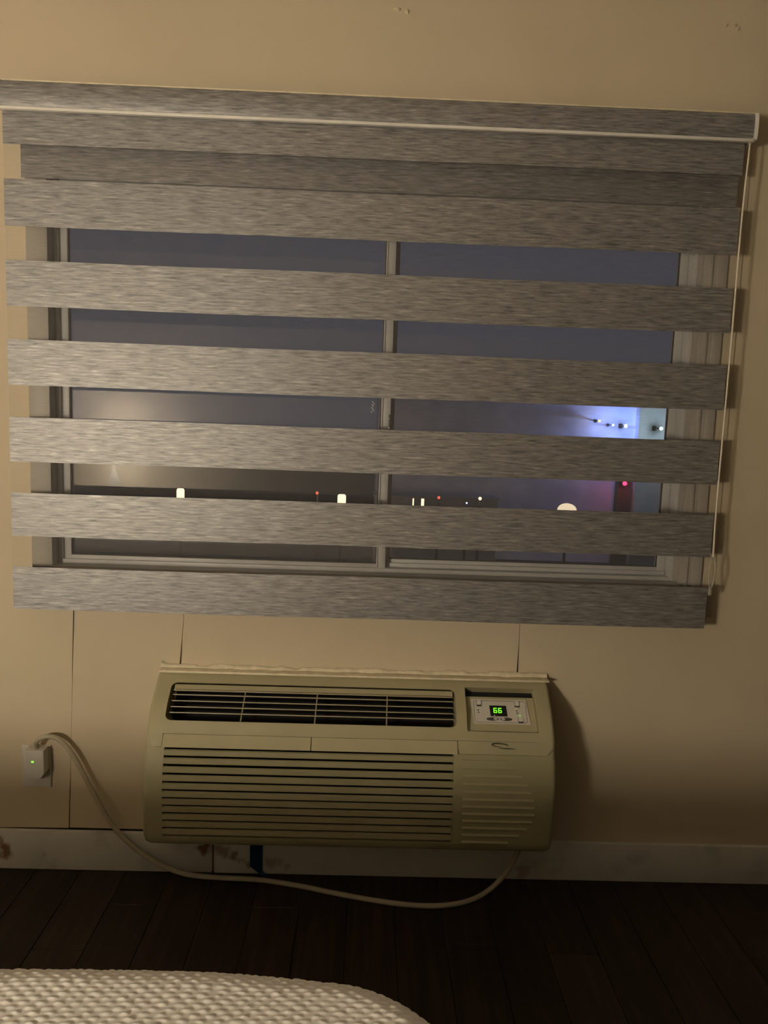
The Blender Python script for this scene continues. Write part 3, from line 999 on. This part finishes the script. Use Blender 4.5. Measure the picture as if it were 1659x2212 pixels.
def blanket():
    zt, re, rc = .688, .055, .10
    drop_len = .34
    # rounded rectangle core: where the blanket starts to turn down
    hx, hy = (BX1 - BX0) / 2, (BY1 - BY0) / 2
    cx0, cy0 = (BX0 + BX1) / 2, (BY0 + BY1) / 2
    def axis(lo, hi, flo, fhi, fine, coarse):
        out = [lo]
        while out[-1] < hi - 1e-6:
            s = fine if flo <= out[-1] <= fhi else coarse
            out.append(min(out[-1] + s, hi))
        return out
    arc = re * math.pi / 2 + drop_len
    U = axis(BX0 - arc, BX1 + arc, -.52, .20, .0024, .02)
    V = axis(BY0 + .01, BY1 + arc, -1.54, -1.23, .0012, .02)
    bm = bmesh.new()
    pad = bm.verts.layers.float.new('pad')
    grid = []
    for u in U:
        col = []
        for v in V:
            # far edge sags towards the right corner
            q = min(1.0, max(0.0, (u + .20) / .30))
            sag = .035 * q * q
            # signed distance to rounded rectangle
            ey = hy - sag if v > cy0 else hy + .5
            px, py = u - cx0, v - cy0
            qx, qy = abs(px) - (hx - rc), abs(py) - (ey - rc)
            d = min(max(qx, qy), 0.0) + math.hypot(max(qx, 0), max(qy, 0)) - rc
            if d <= 0:
                pos = Vector((u, v, zt)); nrm = Vector((0, 0, 1))
            else:
                if qx > 0 and qy > 0:
                    g = Vector((math.copysign(qx, px), math.copysign(qy, py), 0)).normalized()
                elif qx > qy:
                    g = Vector((math.copysign(1, px), 0, 0))
                else:
                    g = Vector((0, math.copysign(1, py), 0))
                base = Vector((u, v, 0)) - g * d
                a = d / re
                if a < math.pi / 2:
                    pos = base + g * re * math.sin(a) + Vector((0, 0, zt - re * (1 - math.cos(a))))
                    nrm = g * math.sin(a) + Vector((0, 0, math.cos(a)))
                else:
                    pos = base + g * (re + .012 * math.sin(u * 17 + v * 13)) + Vector((0, 0, zt - re - (d - re * math.pi / 2)))
                    nrm = g
            # crown and soft undulation
            pos.z += .010 * noise.noise(Vector((u * 2.4, v * 2.4, 0))) * (1 if d < 0 else max(0, 1 - d / .2))
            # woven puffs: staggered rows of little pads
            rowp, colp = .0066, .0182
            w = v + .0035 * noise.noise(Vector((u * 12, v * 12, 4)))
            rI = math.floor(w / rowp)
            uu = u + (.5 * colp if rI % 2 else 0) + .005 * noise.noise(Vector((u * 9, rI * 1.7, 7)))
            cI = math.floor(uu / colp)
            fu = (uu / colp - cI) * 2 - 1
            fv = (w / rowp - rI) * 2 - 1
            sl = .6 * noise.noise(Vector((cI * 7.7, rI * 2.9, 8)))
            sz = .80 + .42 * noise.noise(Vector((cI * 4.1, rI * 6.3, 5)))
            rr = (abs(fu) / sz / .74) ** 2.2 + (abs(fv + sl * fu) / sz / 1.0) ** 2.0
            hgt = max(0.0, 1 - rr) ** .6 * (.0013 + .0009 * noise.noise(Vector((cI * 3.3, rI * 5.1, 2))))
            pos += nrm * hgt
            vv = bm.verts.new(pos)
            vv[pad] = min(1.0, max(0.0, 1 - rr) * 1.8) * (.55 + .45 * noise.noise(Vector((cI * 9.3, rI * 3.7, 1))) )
            col.append(vv)
        grid.append(col)
    for i in range(len(U) - 1):
        for j in range(len(V) - 1):
            bm.faces.new((grid[i][j], grid[i + 1][j], grid[i + 1][j + 1], grid[i][j + 1]))
    return bm
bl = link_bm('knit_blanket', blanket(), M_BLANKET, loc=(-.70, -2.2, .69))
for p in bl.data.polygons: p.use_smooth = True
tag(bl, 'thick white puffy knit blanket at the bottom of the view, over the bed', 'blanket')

# ------------------------------------------------------------------ bedside lamp (the room's light) on its nightstand
ns = empty('nightstand', (LAMP_POS.x, LAMP_POS.y, 0), 'dark wooden nightstand behind the viewer, under the lit lamp', 'nightstand')
bm = bmesh.new(); box(bm, -2.02, -1.55, -3.14, -2.74, .12, .575, .004)
link_bm('cabinet', bm, M_WOOD, ns)
bm = bmesh.new(); box(bm, -2.03, -1.54, -3.145, -2.73, .575, .600, .004)
link_bm('top', bm, M_WOOD, ns)
for zz in (.20, .40):
    bm = bmesh.new(); box(bm, -2.005, -1.565, -2.742, -2.728, zz - .06, zz + .11, .003)
    d = link_bm('drawer', bm, M_WOOD, ns)
    bm = bmesh.new(); box(bm, -1.815, -1.755, -2.725, -2.710, zz + .02, zz + .03, .002)
    link_bm('knob', bm, M_BRASS, d)
for xx in (-1.99, -1.58):
    for yy in (-3.11, -2.77):
        bm = bmesh.new(); box(bm, xx - .02, xx + .02, yy - .02, yy + .02, 0, .121)
        link_bm('leg', bm, M_WOOD, ns)
lp = empty('bedside_lamp', LAMP_POS, 'lit bedside lamp with a pale drum shade on the nightstand', 'lamp')
lx, ly = LAMP_POS.x, LAMP_POS.y
bm = bmesh.new(); lathe(bm, lx, ly, [(.075, .6005), (.075, .612), (.03, .625), (.016, .66), (.03, .74), (.05, .80), (.035, .87), (.012, .93), (.010, 1.01)], 28)
link_bm('lamp_base', bm, M_GLAZE, lp, smooth=60)
bm = bmesh.new()
n = 40
rs_ = []
for r, z in ((.140, .986), (.122, 1.252), (.118, 1.252), (.136, .986)):
    rs_.append([bm.verts.new((lx + r * math.cos(2 * math.pi * i / n), ly + r * math.sin(2 * math.pi * i / n), z)) for i in range(n)])
for a in range(4):
    A, B = rs_[a], rs_[(a + 1) % 4]
    for i in range(n):
        bm.faces.new((A[i], A[(i + 1) % n], B[(i + 1) % n], B[i]))
link_bm('lamp_shade', bm, emit('lit_lamp_shade', LAMP_COLOR, LAMP_STRENGTH), lp, smooth=60)
bm = bmesh.new(); bmesh.ops.create_uvsphere(bm, u_segments=16, v_segments=10, radius=.035, matrix=Matrix.Translation((lx, ly, 1.10)))
link_bm('bulb', bm, emit('bulb_light', LAMP_COLOR, LAMP_STRENGTH), lp, smooth=180)
bm = bmesh.new(); lathe(bm, lx, ly, [(.008, 1.0), (.012, 1.03), (.012, 1.07)], 12)
link_bm('socket', bm, M_BRASS, lp)

# ------------------------------------------------------------------ the street outside, one storey down
GZ = -4.0
M_ASPH = plain('asphalt', (0.06, 0.06, 0.062), 0.7, nscale=3)
M_FAC = plain('pale_render', (0.8, 0.8, 0.82), 0.8, nscale=1.2, var=.12)
M_FACD = plain('dark_render', (0.10, 0.095, 0.09), 0.8, nscale=1.5, var=.15)
M_HOUSE = plain('grey_render', (0.34, 0.33, 0.33), 0.8, nscale=1.5, var=.12)
M_POLE = plain('dark_pole', (0.05, 0.05, 0.05), 0.5)
M_WARM = emit('warm_lantern_light', (1.0, 0.72, 0.42), 2.6)
M_WARM2 = emit('warm_dome_light', (1.0, 0.78, 0.52), 1.2)
M_RED = emit('red_lamp_light', (1.0, 0.03, 0.10), 5.0)
M_REDS = emit('soft_red_light', (1.0, 0.16, 0.08), 1.3)
M_BLUE = emit('blue_white_light', (0.50, 0.72, 1.0), 7.0)
M_TEAL = emit('teal_white_light', (0.45, 1.0, 0.85), 5.0)
bm = bmesh.new(); box(bm, -70, 70, .14, 130, GZ - .2, GZ)
tag(link_bm('ground', bm, M_ASPH), 'dark street outside below the window', None, 'structure')

def point(name, loc, col, e, r=.05, parent=None):
    L = bpy.data.lights.new(name, 'POINT')
    L.color = col; L.energy = e; L.shadow_soft_size = r
    o = bpy.data.objects.new(name, L)
    COL.objects.link(o)
    if parent:
        o.parent = parent; o.location = Vector(loc) - wloc(parent)
    else:
        o.location = loc
    return o

def lantern(x, y, z, w, h, label, group=None):
    t = empty('post_lantern', (x, y, GZ), label, 'street lamp', group='warm post lanterns outside')
    bm = bmesh.new(); lathe(bm, x, y, [(.10, GZ), (.06, GZ + .15), (.045, GZ + .4), (.035, z - h / 2)], 12)
    link_bm('post', bm, M_POLE, t, smooth=40)
    bm = bmesh.new(); lathe(bm, x, y, [(w * .5, z - h / 2), (w * .5, z + h * .28), (w * .42, z + h * .42), (w * .2, z + h * .5)], 20)
    link_bm('lantern_glass', bm, M_WARM, t, smooth=40)
    bm = bmesh.new(); lathe(bm, x, y, [(w * .3, z + h * .49), (w * .22, z + h * .56), (.02, z + h * .66)], 16)
    link_bm('lantern_cap', bm, M_POLE, t)
    point('lantern_light', (x, y - w, z), (1, .72, .42), 25, .1, t)
    return t
lantern(-6.632, 25.0, -1.44, .27, .36, 'warm square post lantern outside, left of the pair in the left pane')
lantern(-0.890, 25.0, -1.46, .30, .36, 'warm square post lantern outside, right of the pair in the left pane')

def small_lamp(name, x, y, z, r, mat, label, col, e, cat='light'):
    t = empty(name, (x, y, GZ), label, cat, group='small ' + name.replace('_', ' ') + 's outside')
    bm = bmesh.new(); lathe(bm, x, y + r * 1.5, [(.07, GZ), (.045, GZ + .2), (.03, z + r * 1.2)], 10)
    link_bm('post', bm, M_POLE, t, smooth=40)
    bm = bmesh.new(); box(bm, x - r * .3, x + r * .3, y, y + r * 1.6, z - r * .3, z + r * .3)
    link_bm('bracket', bm, M_POLE, t)
    bm = bmesh.new(); bmesh.ops.create_uvsphere(bm, u_segments=14, v_segments=8, radius=r, matrix=Matrix.Translation((x, y, z)))
    link_bm('bulb', bm, mat, t, smooth=180)
    if e: point('bulb_light', (x, y - r * 1.5, z), col, e, r, t)
    return t
small_lamp('marker_lamp', -1.776, 25, -1.277, .055, M_REDS, 'small red marker lamp on a post, beside the right lantern', (1, .2, .1), 1.5)
small_lamp('marker_lamp', 2.590, 25, -1.300, .055, M_REDS, 'small red marker lamp left in the right pane', (1, .2, .1), 1.5)
small_lamp('garden_lamp', 4.074, 25, -1.284, .060, M_WARM, 'tiny warm lamp on a post near the middle of the right pane', (1, .7, .4), 3)
small_lamp('garden_lamp', 3.60, 25, -1.46, .028, M_BLUE, 'pinpoint white lamp low in the right pane', (.8, .9, 1), .5)

# dome lamp
t = empty('dome_lamp', (7.235, 25, GZ), 'warm dome-shaped lamp glowing low in the right pane', 'street lamp')
bm = bmesh.new(); lathe(bm, 7.235, 25, [(.10, GZ), (.06, GZ + .2), (.04, -1.62)], 12); link_bm('post', bm, M_POLE, t, smooth=40)
bm = bmesh.new(); lathe(bm, 7.235, 25, [(.34, -1.60), (.335, -1.54), (.28, -1.45), (.18, -1.385), (.06, -1.355), (.01, -1.35)], 24)
link_bm('dome_diffuser', bm, M_WARM2, t, smooth=60)
point('dome_light', (7.235, 24.3, -1.5), (1, .78, .5), 12, .1, t)

# low dark wall along the street and a small house with two lit windows
bm = bmesh.new(); box(bm, -14, 3.2, 40, 40.4, GZ, -2.88)
box(bm, -14.05, 3.25, 39.95, 40.45, -2.88, -2.80)
tag(link_bm('roadside_wall', bm, M_FACD, loc=(-5, 40.2, GZ)), 'long low dark wall across the street in the left pane', 'wall')
h = empty('small_house', (2.6, 26.6, GZ), 'dark little house with two narrow lit windows, left in the right pane', 'building')
bm = bmesh.new(); box(bm, .3, 4.9, 26.0, 27.4, GZ, -1.42); link_bm('walls', bm, M_HOUSE, h)
bm = bmesh.new(); box(bm, .25, 4.95, 25.96, 27.5, -1.42, -1.37); link_bm('roof', bm, M_HOUSE, h)
for xa, wdt, zt in ((1.70, .07, -1.44), (2.02, .13, -1.44)):
    bm = bmesh.new(); box(bm, xa, xa + wdt, 25.96, 26.01, -2.9, zt)
    w = link_bm('window_frame', bm, M_POLE, h)
    bm = bmesh.new(); box(bm, xa + .01, xa + wdt - .01, 25.95, 25.962, -2.88, zt - .01)
    link_bm('pane', bm, M_WARM, w)

# pale building at the right, lit blue by its corner lamp; brown pilaster carries the red lamp
bd = empty('pale_building', (9.8, 29, GZ), 'pale building at right outside, its front washed in blue light', 'building')
bm = bmesh.new(); box(bm, 0.35, 10.48, 28.0, 33, GZ, 2.75); link_bm('front_wall', bm, M_FAC, bd)
bm = bmesh.new(); box(bm, 0.25, 10.6, 27.85, 33.2, 2.75, 2.95); link_bm('parapet', bm, M_FACD, bd)
bm = bmesh.new(); box(bm, 10.48, 10.62, 27.8, 28.4, GZ, 2.75); link_bm('corner_pillar', bm, M_TRIMW, bd)
bm = bmesh.new(); box(bm, 10.62, 16.5, 30.0, 35, GZ, 2.9); link_bm('side_wing', bm, M_FAC, bd)
for (x0, x1, z0, z1) in ((11.2, 11.7, -.2, .9), (12.3, 12.8, -.2, .9)):
    yy = 30.0 if x0 > 10.7 else 28.0
    bm = bmesh.new(); box(bm, x0, x1, yy - .06, yy + .02, z0, z1)
    w = link_bm('window_frame', bm, M_FACD, bd)
    bm = bmesh.new(); box(bm, x0 + .06, x1 - .06, yy - .075, yy - .058, z0 + .06, z1 - .06)
    link_bm('pane', bm, M_BLACK, w)
bm = bmesh.new(); box(bm, 9.9, 10.44, 27.62, 28.0, GZ, -.60); link_bm('pilaster', bm, M_FACD, bd)

def wall_lamp(name, x, y, yw, z, r, mat, label, col, e, dy=.3):
    t = empty(name, (x, yw, z), label, 'light', group='wall lamps on the far building')
    bm = bmesh.new(); box(bm, x - r * .35, x + r * .35, y, yw, z - r * .35, z + r * .35); link_bm('arm', bm, M_POLE, t)
    bm = bmesh.new(); box(bm, x - r, x + r, yw - .03, yw, z - r * 1.3, z + r * 1.3); link_bm('mount', bm, M_POLE, t)
    bm = bmesh.new(); bmesh.ops.create_uvsphere(bm, u_segments=14, v_segments=8, radius=r, matrix=Matrix.Translation((x, y, z))); link_bm('bulb', bm, mat, t, smooth=180)
    point('bulb_light', (x, y - r * 1.6 , z), col, e, r, t)
    return t
wall_lamp('wall_lamp', 9.95, 27.35, 28.0, 1.50, .07, M_BLUE, 'bright blue-white wall lamp high on the pale building', (.20, .32, 1.0), 105)
wall_lamp('wall_lamp', 9.45, 27.35, 28.0, 1.52, .045, M_BLUE, 'small blue lamp left of the brightest one on the building', (.3, .45, 1.0), 60)
wall_lamp('wall_lamp', 8.95, 27.5, 28.0, 1.66, .05, emit('amber_light', (1, .6, .15), 3.0), 'tiny amber lamp above the blue ones on the building', (1, .6, .2), 6)
wall_lamp('wall_lamp', 12.05, 29.2, 30.0, 1.46, .075, M_TEAL, 'pale teal wall lamp at the far right of the right pane', (.6, .8, .9), 60)
wall_lamp('wall_lamp', 10.02, 27.2, 27.62, -.72, .085, M_RED, 'bright red lamp on the dark pilaster outside', (1.0, .04, .10), 14)
